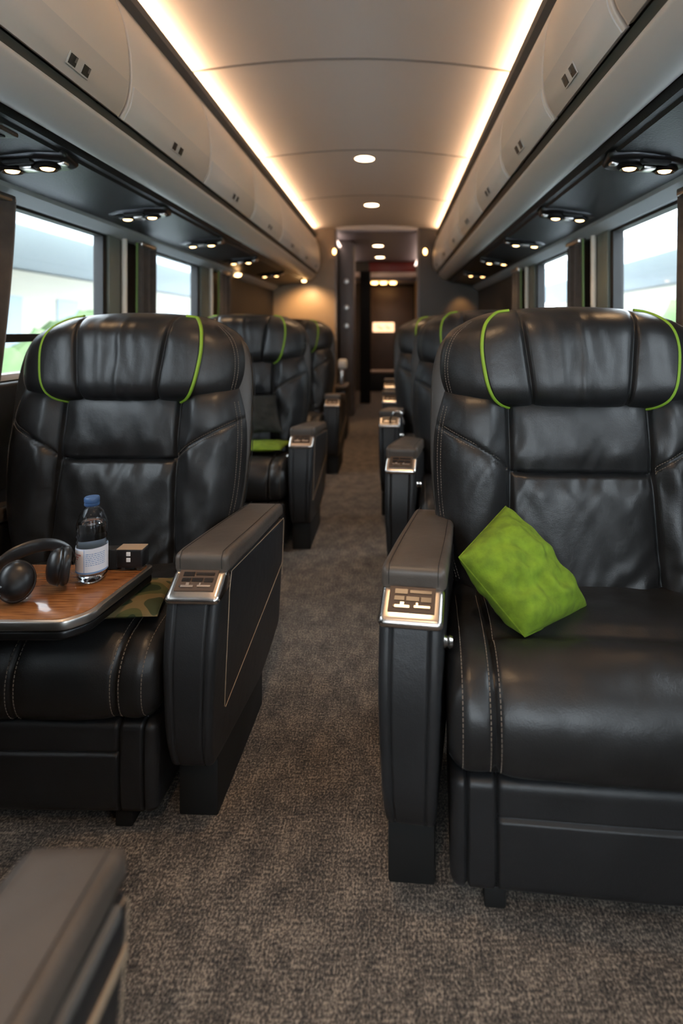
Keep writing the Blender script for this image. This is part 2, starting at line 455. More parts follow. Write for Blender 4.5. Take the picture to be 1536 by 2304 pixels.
# upper side walls (behind the bins) and cove back
for side in (-1, 1):
    nmside = 'left' if side < 0 else 'right'; w = XL if side < 0 else XR; o_ = w+side*.05
    wins = [(-.74, .09), (.53, 1.36), (1.80, 2.63), (3.08, 3.90)] if side < 0 else [(-.84, -.02), (.42, 1.20), (1.68, 2.51), (3.01, 3.79)]
    m_ = MB(); x0, x1 = sorted((w, o_))
    zt, zb = 1.545, .93
    m_.box(x0, x1, YB, YE, 0, .92); m_.box(x0, x1, YB, YE, zt, 2.40)
    edges = [YB]+[v for ab in wins for v in ab]+[YE]
    for a, c in zip(edges[0::2], edges[1::2]): m_.box(x0, x1, a, c, .92, zt)
    for a, c in wins: m_.box(x0, x1, a, c, .92, zb)
    struct(m_.build('wall_'+nmside, 'wall_dark', smooth=False))
    for k, (a, c) in enumerate(wins):
        n_ = k+1+(4 if side > 0 else 0)
        g = MB(); g.box(w+side*.024, w+side*.030, a, c, zb, zt)
        wo = struct(g.build('window_%d' % n_, 'window_glass', smooth=False))
        fm = MB(); t = .022
        xa, xb = sorted((w-side*.006, w+side*.035))
        for (q0, q1, z0, z1) in ((a-.012, a+t, zb-.01, zt+.005), (c-t, c+.012, zb-.01, zt+.005), (a, c, zt-.006, zt+.005), (a, c, zb-.012, zb+.006), (a, c, 1.055, 1.085)):
            fm.box(xa, xb, q0, q1, z0, z1)
        fm.build('window_frame', 'rubber', wo, smooth=False)
    # pale sill ledge below glass
    m_ = MB()
    sec = [(w+side*.02, .945), (w-side*.022, .945), (w-side*.030, .935), (w-side*.035, .925), (w+side*.02, .92)]
    loaf(m_, sec, YB, 4.35, .002, seg=1, mapf=lambda s_, p, q: (p, s_, q))
    struct(m_.build('trim_12' if side < 0 else 'trim_13', 'sill'))
    m_ = MB()
    sec = round_poly([(w, .92), (w-side*.06, .92), (w-side*.065, .80), (w-side*.035, .55), (w, .55)], .015)
    loaf(m_, sec, YB, YP, .002, seg=1, mapf=lambda s_, p, q: (p, s_, q))
    struct(m_.build('trim_14' if side < 0 else 'trim_15', 'panel_leather'))

# end walls behind camera: windscreen wall
m_ = MB(); m_.box(XL, XR, YB-.05, YB, 0, .75); m_.box(XL, XR, YB-.05, YB, 1.85, 2.4); m_.box(XL, XL+.12, YB-.05, YB, .75, 1.85); m_.box(XR-.12, XR, YB-.05, YB, .75, 1.85)
struct(m_.build('wall_front', 'wall_dark', smooth=False))
m_ = MB(); m_.box(XL+.12, XR-.12, YB-.03, YB-.024, .75, 1.85); struct(m_.build('window_9', 'window_glass', smooth=False))

# partition
PX0, PX1 = -.64, .31
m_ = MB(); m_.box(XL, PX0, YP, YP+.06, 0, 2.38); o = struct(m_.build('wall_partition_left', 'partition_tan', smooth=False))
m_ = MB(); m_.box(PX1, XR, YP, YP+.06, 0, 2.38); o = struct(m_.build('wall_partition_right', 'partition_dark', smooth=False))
m_ = MB(); m_.box(PX0, PX1, YP, YP+.04, 2.25, 2.38); struct(m_.build('trim_16', 'ceiling', smooth=False))
m_ = MB(); m_.box(PX0-.012, PX0+.012, YP-.012, YP+.07, 0, 2.262, .004); m_.box(PX1-.012, PX1+.012, YP-.012, YP+.07, 0, 2.262, .004); struct(m_.build('trim_17', 'grey_panel'))
# vestibule
m_ = MB(); m_.box(-1.0, .6, YP+.06, 9.3, 2.25, 2.30); struct(m_.build('ceiling.001', 'vestibule_ceiling', smooth=False))
m_ = MB(); m_.box(-1.0, .6, 9.36, YE, 1.935, 1.99); struct(m_.build('ceiling.002', 'vestibule_ceiling', smooth=False))
m_ = MB(); m_.box(-.72, -.67, YP+.06, YE, 0, 2.3); struct(m_.build('wall_vestibule_left', 'partition_dark', smooth=False))
m_ = MB(); m_.box(.42, .47, YP+.06, YE, 0, 2.3); struct(m_.build('wall_vestibule_right', 'partition_tan', smooth=False))
m_ = MB(); m_.box(-.72, .47, YE-.05, YE, 0, 2.3); struct(m_.build('wall_back', 'partition_dark', smooth=False))
hb = MB(); hb.box(-.67, .42, 9.30, 9.36, 1.96, 2.25); hbo = tag(hb.build('header_board', 'brown_board', smooth=False), 'dark red and brown header board above the far doorway', 'header board')
q = MB(); q.box(-.37, .40, 9.292, 9.30, 2.07, 2.235, .002); q.build('red_panel', 'red_board', hbo)['label'] = 'dark red panel'
q = MB(); q.box(-.66, .42, 9.20, 9.30, 1.965, 2.055, .012); q.build('lip', 'lip', hbo)['label'] = 'pale rose lip rail'
# far door
dr = empty('door_1', (0, YE-.05, 0)); dr['kind'] = 'structure'
q = MB(); q.box(-.38, .40, -.03, 0, .01, 1.87, .006); q.build('door_leaf', 'door_brown', dr)
q = MB(); q.box(-.43, -.38, -.05, 0, 0, 1.92, .004); q.box(.395, .42, -.05, 0, 0, 1.92, .004); q.box(-.38, .395, -.05, 0, 1.87, 1.92, .004); q.build('door_frame', 'matte_black', dr)
sg = empty('door_sign', (-.14, YE-.08, 1.145))
tag(sg, 'pale glowing rectangular notice sign on the far brown door', 'sign')
q = MB(); q.box(-.19, .19, -.014, 0, -.085, .085, .010); q.build('sign_plate', 'sign_lit', sg)
q = MB()
for (a, c, z) in ((-.12, -.06, .02), (-.09, .0, -.02), (.03, .07, .02), (.05, .13, -.015)): q.box(a, c, -.017, -.013, z-.008, z+.008)
q.build('sign_print', 'sign_ink', sg, smooth=False)
# floor rail at the door
t = empty('kick_bar', (.0, YE-.10, .0)); tag(t, 'low bar with a reddish rail across the foot of the far door', 'bar')
q = MB(); q.tube([(-.36, -.06, .36), (.40, -.06, .36)], .028, 10); q.build('rail', 'lip', t)
q = MB(); q.box(-.37, .41, -.07, -.0, .005, .30, .01); q.build('kick_plate', 'matte_black', t)

# grey service column with knobs, black narrow curtain panel beside door
t = empty('service_column', (-.565, 7.1, 0)); tag(t, 'tall grey service column with round knobs left of the far doorway', 'column')
q = MB(); q.box(-.095, .085, 0, .35, 0, 2.24, .012); q.build('column_body', 'grey_panel', t)
for z in (1.385, 1.150, 1.72):
    q = MB(); q.lathe([(.0, -.035), (.022, -.033), (.030, -.018), (.022, -.004), (.034, 0)], 20, Matrix.Translation((-.01, -.002, z)) @ Matrix.Rotation(-PI/2, 4, 'X') @ Matrix.Scale(1, 4)); q.build('knob', 'satin_metal', t)
def drape(mb, x, y0, y1, z0, z1, nf, amp, side, flare=0, n=60):
    """pleated cloth along y at wall x"""
    us = lin(0, 1, n); ws = lin(0, 1, 14)
    th = .004
    def pt(u, w, o):
        z = z0+(z1-z0)*w
        sp = 1+flare*(1-w)**1.5
        yc = y0+(y1-y0)*u if flare >= 0 else y0+(y1-y0)*u
        y = (y0+y1)/2+(yc-(y0+y1)/2)*sp
        return (x+amp*math.sin(u*nf*2*PI)*(.8+.2*math.sin(w*3+u*5))+o, y, z)
    mb.grid(lambda u, w: pt(u, w, 0), us, ws); mb.grid(lambda u, w: pt(u, w, -side*th*2), us, ws)
q = MB()
us = lin(0, 1, 40)
q.grid(lambda u, w: (-.47+.16*u, 8.3+.02*math.sin(u*22), 0.0+1.98*w), us, lin(0, 1, 6)); q.grid(lambda u, w: (-.47+.16*u, 8.33+.02*math.sin(u*22), 0.0+1.98*w), us, lin(0, 1, 6))
tag(q.build('doorway_curtain', 'matte_black'), 'narrow black curtain hanging at the left of the far doorway', 'curtain')

for x, sn in ((-.655, 'left'), (.40, 'right')):
    q = MB(); q.box(x-.012, x+.012, 6.6, 9.2, 2.16, 2.175); tag(q.build('vestibule_light_strip', 'vest_strip', smooth=False), 'soft glowing strip on the %s edge of the passage ceiling beyond the partition' % sn, 'light strip')
# ceiling downlights; the first two are unseen ones added to warm seats and floor
for i, (x, y, z, r) in enumerate([(-.187, 1.0, None, .072), (-.187, -.4, None, .072), (-.187, 3.9, None, .072), (-.19, 5.35, None, .072), (-.18, 7.6, 2.25, .075), (-.18, 8.8, 2.25, .075)]):
    zz = cz(x) if z is None else z
    e_ = empty('ceiling_light', (x, y, zz))
    tag(e_, 'round warm downlight in the ceiling, ' + ['added unseen above the camera', 'added unseen behind the camera', 'nearest of the row in view', 'second of the row in view', 'third of the row in view', 'farthest of the row in view'][i], 'ceiling light', 'downlights along the ceiling')
    q = MB(); q.lathe([(r, -.0), (r+.010, -.003), (r+.006, -.007), (r-.004, -.005), (r-.004, .0)], 32); q.build('ring', 'satin_metal', e_)
    q = MB(); q.lathe([(.0, -.004), (r-.004, -.003), (r-.004, 0)], 32); q.build('diffuser', 'down_warm', e_)
for i, x in enumerate((-.29, -.135, .03)):
    e_ = empty('doorway_light', (x, 9.62, 1.935)); tag(e_, 'small round amber spotlight over the far door, %s of the three' % ['leftmost', 'middle', 'rightmost'][i], 'spotlight', 'three spotlights over the far door')
    q = MB(); q.lathe([(0, -.05), (.045, -.045), (.058, -.02), (.060, 0)], 24); q.build('diffuser', 'down_lip', e_)
    q = MB(); q.lathe([(.060, -.012), (.070, -.008), (.072, 0), (.062, 0)], 24); q.build('ring', 'satin_metal', e_)
e_ = empty('wall_lamp', (-1.305, 4.72, 1.575)); tag(e_, 'single small round amber lamp under the left bins near the dark end panel', 'lamp')
q = MB(); q.lathe([(0, -.028), (.024, -.022), (.032, -.006), (.033, 0)], 20); q.build('diffuser', 'lamp_warm', e_)
for x, y, s_ in ((PX1+.08, YP-.02, 'right'), (PX0-.012, YP-.02, 'left')):
    e_ = empty('partition_lamp', (x-.0, y+.02, 1.10+.90)); tag(e_, 'tiny oval amber lamp high on the %s partition edge' % s_, 'lamp')
    q = MB(); q.lathe([(0, .022), (.016, .016), (.022, 0)], 16, Matrix.Rotation(PI/2, 4, 'X') @ Matrix.Scale(1.7, 4, (0, 1, 0))); q.build('diffuser', 'down_lip', e_)

def point(name, loc, power, col=(1, .62, .32), r=.03, spot=None, rot=(0, 0, 0)):
    ld = bpy.data.lights.new(name, 'SPOT' if spot else 'POINT'); ld.energy = power; ld.color = col; ld.shadow_soft_size = r
    if spot: ld.spot_size = spot; ld.spot_blend = .8
    o = bpy.data.objects.new(name, ld); COL.objects.link(o); o.location = loc; o.rotation_euler = rot; return o

# reading-light units
def psu(x, y, side, k):
    e_ = empty('reading_light_unit', (x, y, 1.628 if True else 0))
    tag(e_, 'dark reading light unit with two warm lamps, %s side, %s from camera' % ('left' if side < 0 else 'right', ORD[k]), 'reading light', 'reading light units under the bins')
    out = round_poly([(-.135, -.045), (-.06, -.082), (.06, -.082), (.135, -.045), (.115, .075), (-.115, .075)], .02, 4)
    q = MB(); N = len(out)
    lay = [(1.0, .010), (1.0, -.004), (.95, -.012), (.80, -.018)]
    vs = [(p[0]*s_, p[1]*s_, z) for s_, z in lay for p in out]
    fs = [(i*N+j, i*N+(j+1) % N, (i+1)*N+(j+1) % N, (i+1)*N+j) for i in range(3) for j in range(N)]+[tuple(range(N)), tuple(3*N+j for j in range(N))[::-1]]
    q.add(vs, fs); q.build('housing', 'dark_metal', e_)
    for sx in (-1, 1):
        q = MB(); q.lathe([(.021, -.016), (.036, -.018), (.038, -.026), (.029, -.033), (.022, -.026)], 24, Matrix.Translation((sx*.055, -.005, 0))); ln = q.build('lamp_ring', 'chrome' if False else 'dark_metal', e_)
        q = MB(); q.lathe([(0, -.035), (.010, -.0345), (.017, -.032), (.021, -.026), (.021, -.016)], 24, Matrix.Translation((sx*.055, -.005, 0))); q.build('lamp_lens', 'lamp_warm', e_)
    q = MB(); q.box(-.020, .020, -.03, .015, -.032, -.016, .006); q.build('switch_cap', 'satin_metal', e_)
    q = MB(); q.box(-.045, .045, -.075, -.045, -.028, -.012, .010); q.build('speaker_grille', 'matte_black', e_)
    q = MB(); q.box(side*-.105-.012, side*-.105+.012, -.02, .01, -.022, -.012, .004); q.build('call_button', 'satin_metal', e_)
    e_.rotation_euler.y = .07 if side < 0 else -.07
    e_.rotation_euler.y *= -1
    return e_
for k, y in enumerate((1.74, 2.50, 3.32, 4.18, 5.2)):
    psu(-1.13, y, -1, k)
    point('reading_spot', (-1.13, y-.0, 1.57), 1.6, spot=1.9)
for k, y in enumerate((1.74, 2.52, 3.32, 4.22, 5.2)):
    psu(.80, y, 1, k)
    point('reading_spot', (.80, y, 1.57), 1.6, spot=1.9)
point('down_spot', (-.187, 3.9, 2.26), 22, spot=1.5, r=.07)
point('down_spot', (-.19, 5.35, 2.26), 22, spot=1.5, r=.07)
point('down_spot', (-.18, 7.6, 2.2), 8, (1, .75, .6), spot=2.4, r=.07)
point('down_spot', (-.18, 8.8, 2.2), 8, (1, .8, .75), spot=2.4, r=.07)
for x in (-.29, -.135, .03): point('doorway_spot', (x, 9.62, 1.85), 1.5, spot=2.0)
point('added_fill_spot', (-.187, 1.0, 2.26), 20, spot=1.9, r=.07)  # added fill above the camera, its source out of view
point('added_fill_spot', (-.187, -.4, 2.26), 16, spot=1.9, r=.07)  # second added fill, behind the camera
for x, y in ((-.187, 1.5-1.3), (-.187, -1.0)):
    pass
point('panel_spot', (-.95, YP-.35, 1.58), 16.0, (1, .62, .30), spot=2.0, rot=(.7, 0, 0))
e_ = empty('panel_lamp', (-.95, YP-.35, 1.635)); tag(e_, 'small round lamp under the left bins washing the tan partition', 'lamp')
q = MB(); q.lathe([(0, -.018), (.018, -.014), (.024, -.004), (.024, .004)], 20); q.build('diffuser', 'lamp_warm', e_)
point('panel_spot', (.80, YP-.20, 1.57), 6, (1, .55, .2), spot=1.3, rot=(.5, 0, 0))

# vent at the very left edge of the soffit
e_ = empty('air_vent', (-1.09, 1.38, 1.618)); tag(e_, 'dark slotted air vent panel in the soffit at the upper left edge', 'vent')
q = MB(); q.box(-.10, .10, -.10, .10, -.010, .006, .006); q.build('vent_frame', 'soffit', e_)
q = MB()
for i in range(6): q.box(-.08, .08, -.08+i*.028, -.066+i*.028, -.014, -.008)
q.build('slats', 'matte_black', e_, smooth=False)

# pillars, cream strips, green trims, curtains
def pillar(side, y0, y1, tagn):
    w = XL if side < 0 else XR
    sd = 'left' if side < 0 else 'right'
    q = MB(); a, c = sorted((w, w-side*.016)); q.box(a, c, y0, y1, .93, 1.56, .004)
    struct(q.build('trim_%d' % tagn, 'pillar_green'))
    q = MB(); xx = w-side*.024
    q.tube([(xx, y1+.022, 1.06), (xx, y1+.022, 1.555)], .014, 10); tag(q.build('pillar_rail', 'cream_trim'), 'vertical cream rail on the %s wall %s' % (sd, ('between the two big windows' if y0 < 3 else 'past the second window')), 'rail')
    return q
def curtain(side, y0, y1, label, flare=.25, green=True):
    w = XL if side < 0 else XR
    e_ = empty('curtain', (w-side*.05, (y0+y1)/2, 1.05))
    tag(e_, label, 'curtain', 'pleated window curtains')
    q = MB(); d = (y1-y0)/2
    drape(q, 0, -d, d, -.12, .50, 2.5, .013, side, flare); q.build('cloth', 'curtain', e_)
    if green:
        q = MB(); q.tube([(0+side*0, -d*(1+flare*(1-w_)**1.5)-.006, -.12+.62*w_) for w_ in lin(0, 1, 12)], .006, 6); q.build('edge_band', 'green_trim', e_)['label'] = 'green edge band'
    q = MB(); q.box(-.02, .02, -d*.9, d*.9, .485, .51, .006); q.build('curtain_clip', 'satin_metal', e_)
    return e_
pillar(-1, 2.65, 2.76, 18); curtain(-1, 2.87, 3.07, 'brown pleated curtain with green edge between the two left windows', .12)
pillar(-1, 3.93, 4.10, 19); curtain(-1, 4.22, 4.48, 'brown curtain past the second left window, beside the dark end wall', .12)
curtain(-1, 1.62, 1.93, 'dark curtain gathered at the left edge of the nearest left window', -.5, False)
pillar(1, 2.53, 2.66, 20); curtain(1, 2.76, 2.98, 'brown pleated curtain with green edge between the two right windows', .12)
pillar(1, 3.82, 3.98, 21); curtain(1, 4.08, 4.34, 'brown curtain past the second right window', .12)
curtain(1, 1.58, 1.83, 'dark curtain gathered at the right edge of the nearest right window', .15, False)

# ================================================================== SEAT
def yb(z): return .475+(z-.33)*.165
Wb = spline_fn([(.22, .285), (.33, .300), (.42, .335), (.55, .372), (.68, .385), (.80, .382), (.90, .36)])
BZ0, BZ1 = .30, .92
xsf = spline_fn([(.25, .205), (.45, .190), (.70, .182), (.95, .182)])
def gs(d, w): return math.exp(-(d/w)**2)
def back_y(x, z):
    w = Wb(z); a = min(1, abs(x)/w); t = (z-BZ0)/(BZ1-BZ0)
    p = math.sqrt(max(0, 1-a**5))*math.sqrt(max(0, 1-abs(2*t-1)**14))
    T = .085*p
    ax = abs(x); xc = xsf(z)
    # bolsters rise toward sides
    T += .020*sm(xc, xc+.06, ax)*(1-sm(.80, 1, a))
    g = gs(ax-xc, .007)*.016+gs(ax-xc, .030)*.010
    if ax < xc+.01:
        k = sm(xc+.01, xc-.02, ax)
        g += k*(gs(z-.70, .006)*.016+gs(z-.70, .035)*.012)
        g -= .004*math.cos(ax/xc*PI/2)
    else:
        za = .695+.125*(max(0, (ax-xc))/max(.01, (w-xc)))**.62
        g += gs(z-za, .006)*.010+gs(z-za, .025)*.004
        g += gs(ax/w-.955, .020)*.005
    # wrinkles
    n1 = noise.noise(Vector((x*16+z*6, z*5, 3)))
    n2 = noise.noise(Vector((x*34-z*14, z*9+4, 7)))
    near = gs(z-.66, .07)+gs(z-.74, .06)+.7*gs(z-.40, .12)+.6*gs(ax-xc, .05)
    g += .0050*n1*near+.0028*n2*near+.0022*n1
    # diagonal folds at the bottom
    g += .0045*math.sin((ax*.8-z)*85+n1*3)*gs(z-.40, .09)*sm(.02, .12, ax)*.7
    return yb(z)-max(0, T-g*p)
HZ0 = .862
def ztop(x): return 1.157-.30*x*x-.6*abs(x)**4
Wt = spline_fn([(0, .335), (.12, .358), (.35, .372), (.60, .368), (.80, .345), (.93, .30), (1.0, .235)])
pipe_pts = [(.17, 1.150), (.212, 1.134), (.243, 1.100), (.253, 1.045), (.248, .985), (.236, .930), (.215, .893), (.178, .872), (.118, .864)]
pipe_c = [(p.x, p.y) for p in cat([(a, c, 0) for a, c in pipe_pts], 8)]
_pz = sorted([(z, x) for x, z in pipe_c if x > .16])
def head_at(a, t):
    """surface point of the headrest for a in -1..1, t in 0..1"""
    x = a*Wt(t); z0 = HZ0+.012*abs(a)**3; z = z0+(ztop(min(.30, abs(x)))-z0)*t
    p = math.sqrt(max(0, 1-abs(a)**5))*(max(0, 1-abs(2*t-1)**4.5))**.5
    T = .125*p
    ax = abs(x); xp = interp(_pz, z); xc = .118+.034*t
    inside = sm(xp+.006, xp-.006, ax)
    T += .016*inside*p
    T += -.012*sm(.6, 1, abs(a))
    g = gs(ax-xc, .006)*.013+gs(ax-xc, .022)*.006
    g += gs(abs(a)-.935, .014)*.004
    g -= .006*math.cos(min(1, ax/xc)*PI/2)*inside
    n1 = noise.noise(Vector((x*30+z*3, z*7, 11))); n2 = noise.noise(Vector((x*55, z*12, 5)))
    g += (.0050*n1+.002*n2)*(gs(x, .08)+.3)
    y = yb(z)-max(0, T-g*p)+.012
    return Vector((x, y, z))
def head_xyz(x, z, off=.0):
    t = (z-HZ0)/(ztop(abs(x))-HZ0); t = max(0.02, min(.985, t)); 
    for _ in range(4):
        a = x/Wt(t); z0 = HZ0+.012*abs(a)**3; t = max(.02, min(.985, (z-z0)/(ztop(min(.3, abs(x)))-z0)))
    p = head_at(max(-.99, min(.99, x/Wt(t))), t)
    return Vector((p.x, p.y-off, p.z))
def edge_samples(n, k=1.0):
    return [math.sin((i/(n-1)*2-1)*PI/2)*(1-k)+0 if False else math.sin((i/(n-1)*2-1)*PI/2) for i in range(n)]

def side_params(knots, n):
    """0..1 parameters, dense around every knot (knot k sits at parameter (k+1)/(len+1))"""
    K = [0]+[(i+1)/(knots+1) for i in range(knots)]+[1]; out = set()
    for i, k in enumerate(K[:-1]):
        for j in range(n):
            t = j/n; t = .5-.5*math.cos(PI*t); out.add(round(k+(K[i+1]-K[i])*t, 6))
    for k in K[1:-1]:
        for d in (.008, .018, .032, .05): out.add(round(k-d, 6)); out.add(round(k+d, 6))
    out.add(1.0); out = sorted(out); return [-v for v in out[:0:-1]]+out
def warp(u, xs_):
    K = [0]+xs_; n = len(xs_); a = abs(u)*n; i = min(n-1, int(a)); t = a-i
    return math.copysign(K[i]+(K[i+1]-K[i])*t, u)
def mk_back():
    mb = MB(); A = side_params(1, 34); T = [.5+.5*math.copysign(1-(1-abs(s))**1.6, s) for s in lin(-1, 1, 131)]
    tz0 = (.70-BZ0)/(BZ1-BZ0); T = sorted(T+[tz0+d for d in (-.024, -.012, -.005, 0, .005, .012, .024)])
    def f(u, t):
        z = BZ0+(BZ1-BZ0)*t; x = warp(u, [xsf(z), Wb(z)]); return (x, back_y(x, z), z)
    mb.grid(f, A, T); mb.grid(lambda a, t: (a*Wb(BZ0+(BZ1-BZ0)*t), yb(BZ0+(BZ1-BZ0)*t)+.002, BZ0+(BZ1-BZ0)*t), lin(-1, 1, 21), T[::8])
    return mb
def mk_head():
    mb = MB(); A = side_params(2, 20); T = [.5+.5*math.copysign(1-(1-abs(s))**1.7, s) for s in lin(-1, 1, 91)]
    def ks(t):
        w = Wt(t); z = HZ0+(ztop(.2)-HZ0)*t
        return [(.118+.034*t)/w, min(.93, max((.118+.034*t)/w+.10, interp(_pz, z)/w)), 1.0]
    mb.grid(lambda u, t: head_at(warp(u, ks(t)), t), A, T)
    def bk(u, t):
        p = head_at(u, t); return (p.x, max(p.y, yb(p.z)+.012), p.z)
    mb.grid(bk, [math.copysign(1-(1-abs(s))**1.5, s) for s in lin(-1, 1, 31)], T[::5])
    return mb
def mk_shell():
    mb = MB(); W2 = spline_fn([(.20, .27), (.33, .302), (.42, .337), (.55, .375), (.70, .391), (.85, .392), (.95, .388), (1.03, .372), (1.08, .340), (1.12, .285), (1.14, .22)])
    A = [math.copysign(1-(1-abs(s))**2, s) for s in lin(-1, 1, 61)]; T = lin(0, 1, 61)
    def pt(a, t, sgn):
        z = .20+.935*t; x = a*W2(z); z -= .02*a*a*sm(.9, 1, t)
        p = math.sqrt(max(0, 1-abs(a)**7))*math.sqrt(max(0, 1-abs(t)**16))
        y = yb(z)-.004+(.105*p if sgn > 0 else -.018*p)
        return (x, y, z)
    mb.grid(lambda a, t: pt(a, t, 1), A, T); mb.grid(lambda a, t: pt(a, t, -1), A, T)
    return mb
CW = .357
cprof = cat([(-.018, .250, 0), (-.046, .275, 0), (-.058, .320, 0), (-.050, .368, 0), (-.018, .408, 0), (.035, .428, 0), (.10, .432, 0), (.20, .424, 0), (.32, .404, 0), (.44, .385, 0), (.50, .372, 0)], 5)
cprof = [(p.x, p.y) for p in cprof]+[(.50, .30), (.48, .255), (.30, .245), (.10, .243)]
def cdisp(x, y, z, centre=False):
    ax = abs(x); g = 0
    if z > .255:
        g += gs(ax-.272, .006)*.010+gs(ax-.272, .022)*.005
        g += gs(ax-.335, .005)*.003
        if centre: g += gs(x-.05, .005)*.006+gs(x-.05, .02)*.003
        if ax < .272 and y > .02: g += gs(y-.108, .008)*.015+gs(y-.108, .03)*.006-.004*sm(.11, .2, y)
        g += -.012*math.cos(ax/CW*PI/2)
        g += .0022*noise.noise(Vector((x*18, y*14, z*14)))
    return g
def mk_cushion(centre):
    mb = MB(); pr = dens(cprof, .012)
    loaf(mb, pr, -CW, CW, .042, lambda x, y, z: cdisp(x, y, z, centre), lin(-CW, CW, 150), seg=7)
    return mb
def on_cushion(x, k, centre=False, off=.0008):
    """point on the cushion profile path (front to back) at parameter k index"""
    n = 52; P = cprof
    p = Vector(P[k]); t = (Vector(P[k+1])-Vector(P[k-1 if k else 0])).normalized(); nrm = Vector((-t.y, t.x))
    if nrm.dot(p-Vector((.2, .3))) < 0: nrm = -nrm
    e_ = CW-abs(x); ins = 0
    if e_ < .042: ins = .042-math.sqrt(max(0, .042**2-(.042-e_)**2))
    q = p-nrm*(cdisp(x, p.x, p.y, centre)+ins-off); return (x, q.x, q.y)

def arm_slope(y): return -.105*y          # the arm runs slightly down to the rear
def taper(xc, side):
    def f(x, y, z):
        t = max(0, (.50-z)/.40); k = 1-.26*t**1.6
        inner = xc-side*.064
        return (xc+(x-xc)*k, y-.012*math.sin(min(1, t)*PI), z+arm_slope(y))
    return f
arm_prof = round_poly([(-.012, .505), (-.030, .40), (-.030, .20), (-.012, .135), (.05, .130), (.40, .128), (.60, .205), (.612, .54), (.06, .548)], [.010, .05, .05, .02, .02, .06, .03, .012, .01], 5)
pad_prof = round_poly([(.040, .545), (.036, .588), (.070, .594), (.56, .594), (.615, .588), (.615, .548)], [.010, .022, .02, .02, .02, .01], 5)
def mk_arm(seat, side, xc, hw, full=True):
    """side = +1/-1, xc = centre"""
    mb = MB(); f = taper(xc, side)
    def disp(x, y, z):
        if y < .03 and z < .50:
            d = hw-abs(x-xc); return gs(d-.024, .0028)*.004
        return 0
    loaf(mb, dens(arm_prof, .015), xc-hw, xc+hw, .014, disp, lin(xc-hw, xc+hw, 60), seg=5, mapf=f)
    arm = mb.build('armrest', 'panel_leather', seat)
    pm = MB(); loaf(pm, dens(pad_prof, .02), xc-hw-.004, xc+hw+.004, .013, None, lin(xc-hw, xc+hw, 8), seg=5, mapf=lambda x, y, z: (xc+(x-xc)*(1-.10*sm(.2, .6, y)), y, z+arm_slope(y)+.004*sm(0, .3, y)*0))
    pad = pm.build('arm_pad', 'warm_lit_leather', arm)
    st = MB()
    for sx in (-1, 1):
        x = xc+sx*(hw-.012)
        path = [(x, .0375, .556+0), (x, .0355, .580), (x, .048, .5945), (x, .08, .5955)]+[(xc+sx*(hw-.012)*(1-.10*sm(.2, .6, y)), y, .5955) for y in lin(.10, .60, 20)]
        path = [(p[0], p[1], p[2]+arm_slope(p[1])) for p in path]
        st.tube(path, .0007, 4)
    st.build('pad_seam', 'matte_black', arm)
    # chrome cap in front of the pad
    cp = MB()
    capprof = round_poly([(-.016, .494), (-.022, .502), (-.018, .512), (.035, .552), (.065, .552), (.065, .51), (.03, .50)], [.003, .005, .010, .008, .002, .002, .01], 4)
    loaf(cp, dens(capprof, .01), xc-hw-.001, xc+hw+.001, .012, None, lin(xc-hw, xc+hw, 6), seg=5, mapf=lambda x, y, z: f(x, y, z))
    cap = cp.build('chrome_cap', 'chrome', arm); cap['label'] = 'polished chrome cap'
    # button plate on the sloped face
    def sl(x, s_, o):   # s_ 0 front ..1 rear along the slope
        y = -.014+.049*s_; z = .5145+.0385*s_; return f(xc+x, y-o*.6, z+o*.8)
    def splate(mb, x0, x1, s0, s1, o0, o1):
        v = [sl(x, s_, o) for x in (x0, x1) for s_ in (s0, s1) for o in (o0, o1)]
        mb.add(v, [(0,1,3,2), (4,6,7,5), (0,4,5,1), (2,3,7,6), (0,2,6,4), (1,5,7,3)])
    pw = hw-.016
    q = MB(); splate(q, -pw, pw, .16, 1.0, -.001, .0025)
    pl = q.build('control_plate', 'bronze_plate', arm, smooth=False); pl['label'] = 'bronze button plate'
    q = MB()
    w = pw*2
    for (a, c, s0, s1) in ((.12, .40, .74, .90), (.45, .92, .78, .88), (.12, .34, .52, .66), (.38, .66, .52, .66), (.70, .92, .50, .66), (.10, .20, .30, .36)):
        splate(q, -pw+w*a, -pw+w*c, s0, s1, .0025, .0040)
    q.build('buttons', 'dark_metal', arm, smooth=False)
    q = MB()
    for (a, c, s0, s1) in ((.14, .46, .28, .36), (.56, .90, .30, .37), (.26, .34, .34, .46), (.60, .64, .36, .46)):
        splate(q, -pw+w*a, -pw+w*c, s0, s1, .0025, .0048)
    q.build('slider', 'satin_metal', arm, smooth=False)
    # piped seams on the aisle side
    q = MB(); xo = side*(hw+.0006)
    def sp(y, z): return f(xc+xo, y, z)
    q.tube([sp(.055, .5)]+[sp(y, .548-.006) for y in lin(.07, .60, 12)]+[sp(.606, .53), sp(.603, .36)], .0010, 5)
    q.tube([sp(.055, z) for z in lin(.5, .24, 8)], .0009, 5)
    q.tube([sp(.062+(.603-.062)*t, .235+(.40-.235)*t) for t in lin(0, 1, 8)], .0010, 5)
    q.build('seam_line', 'seam_gold', arm); 
    return arm

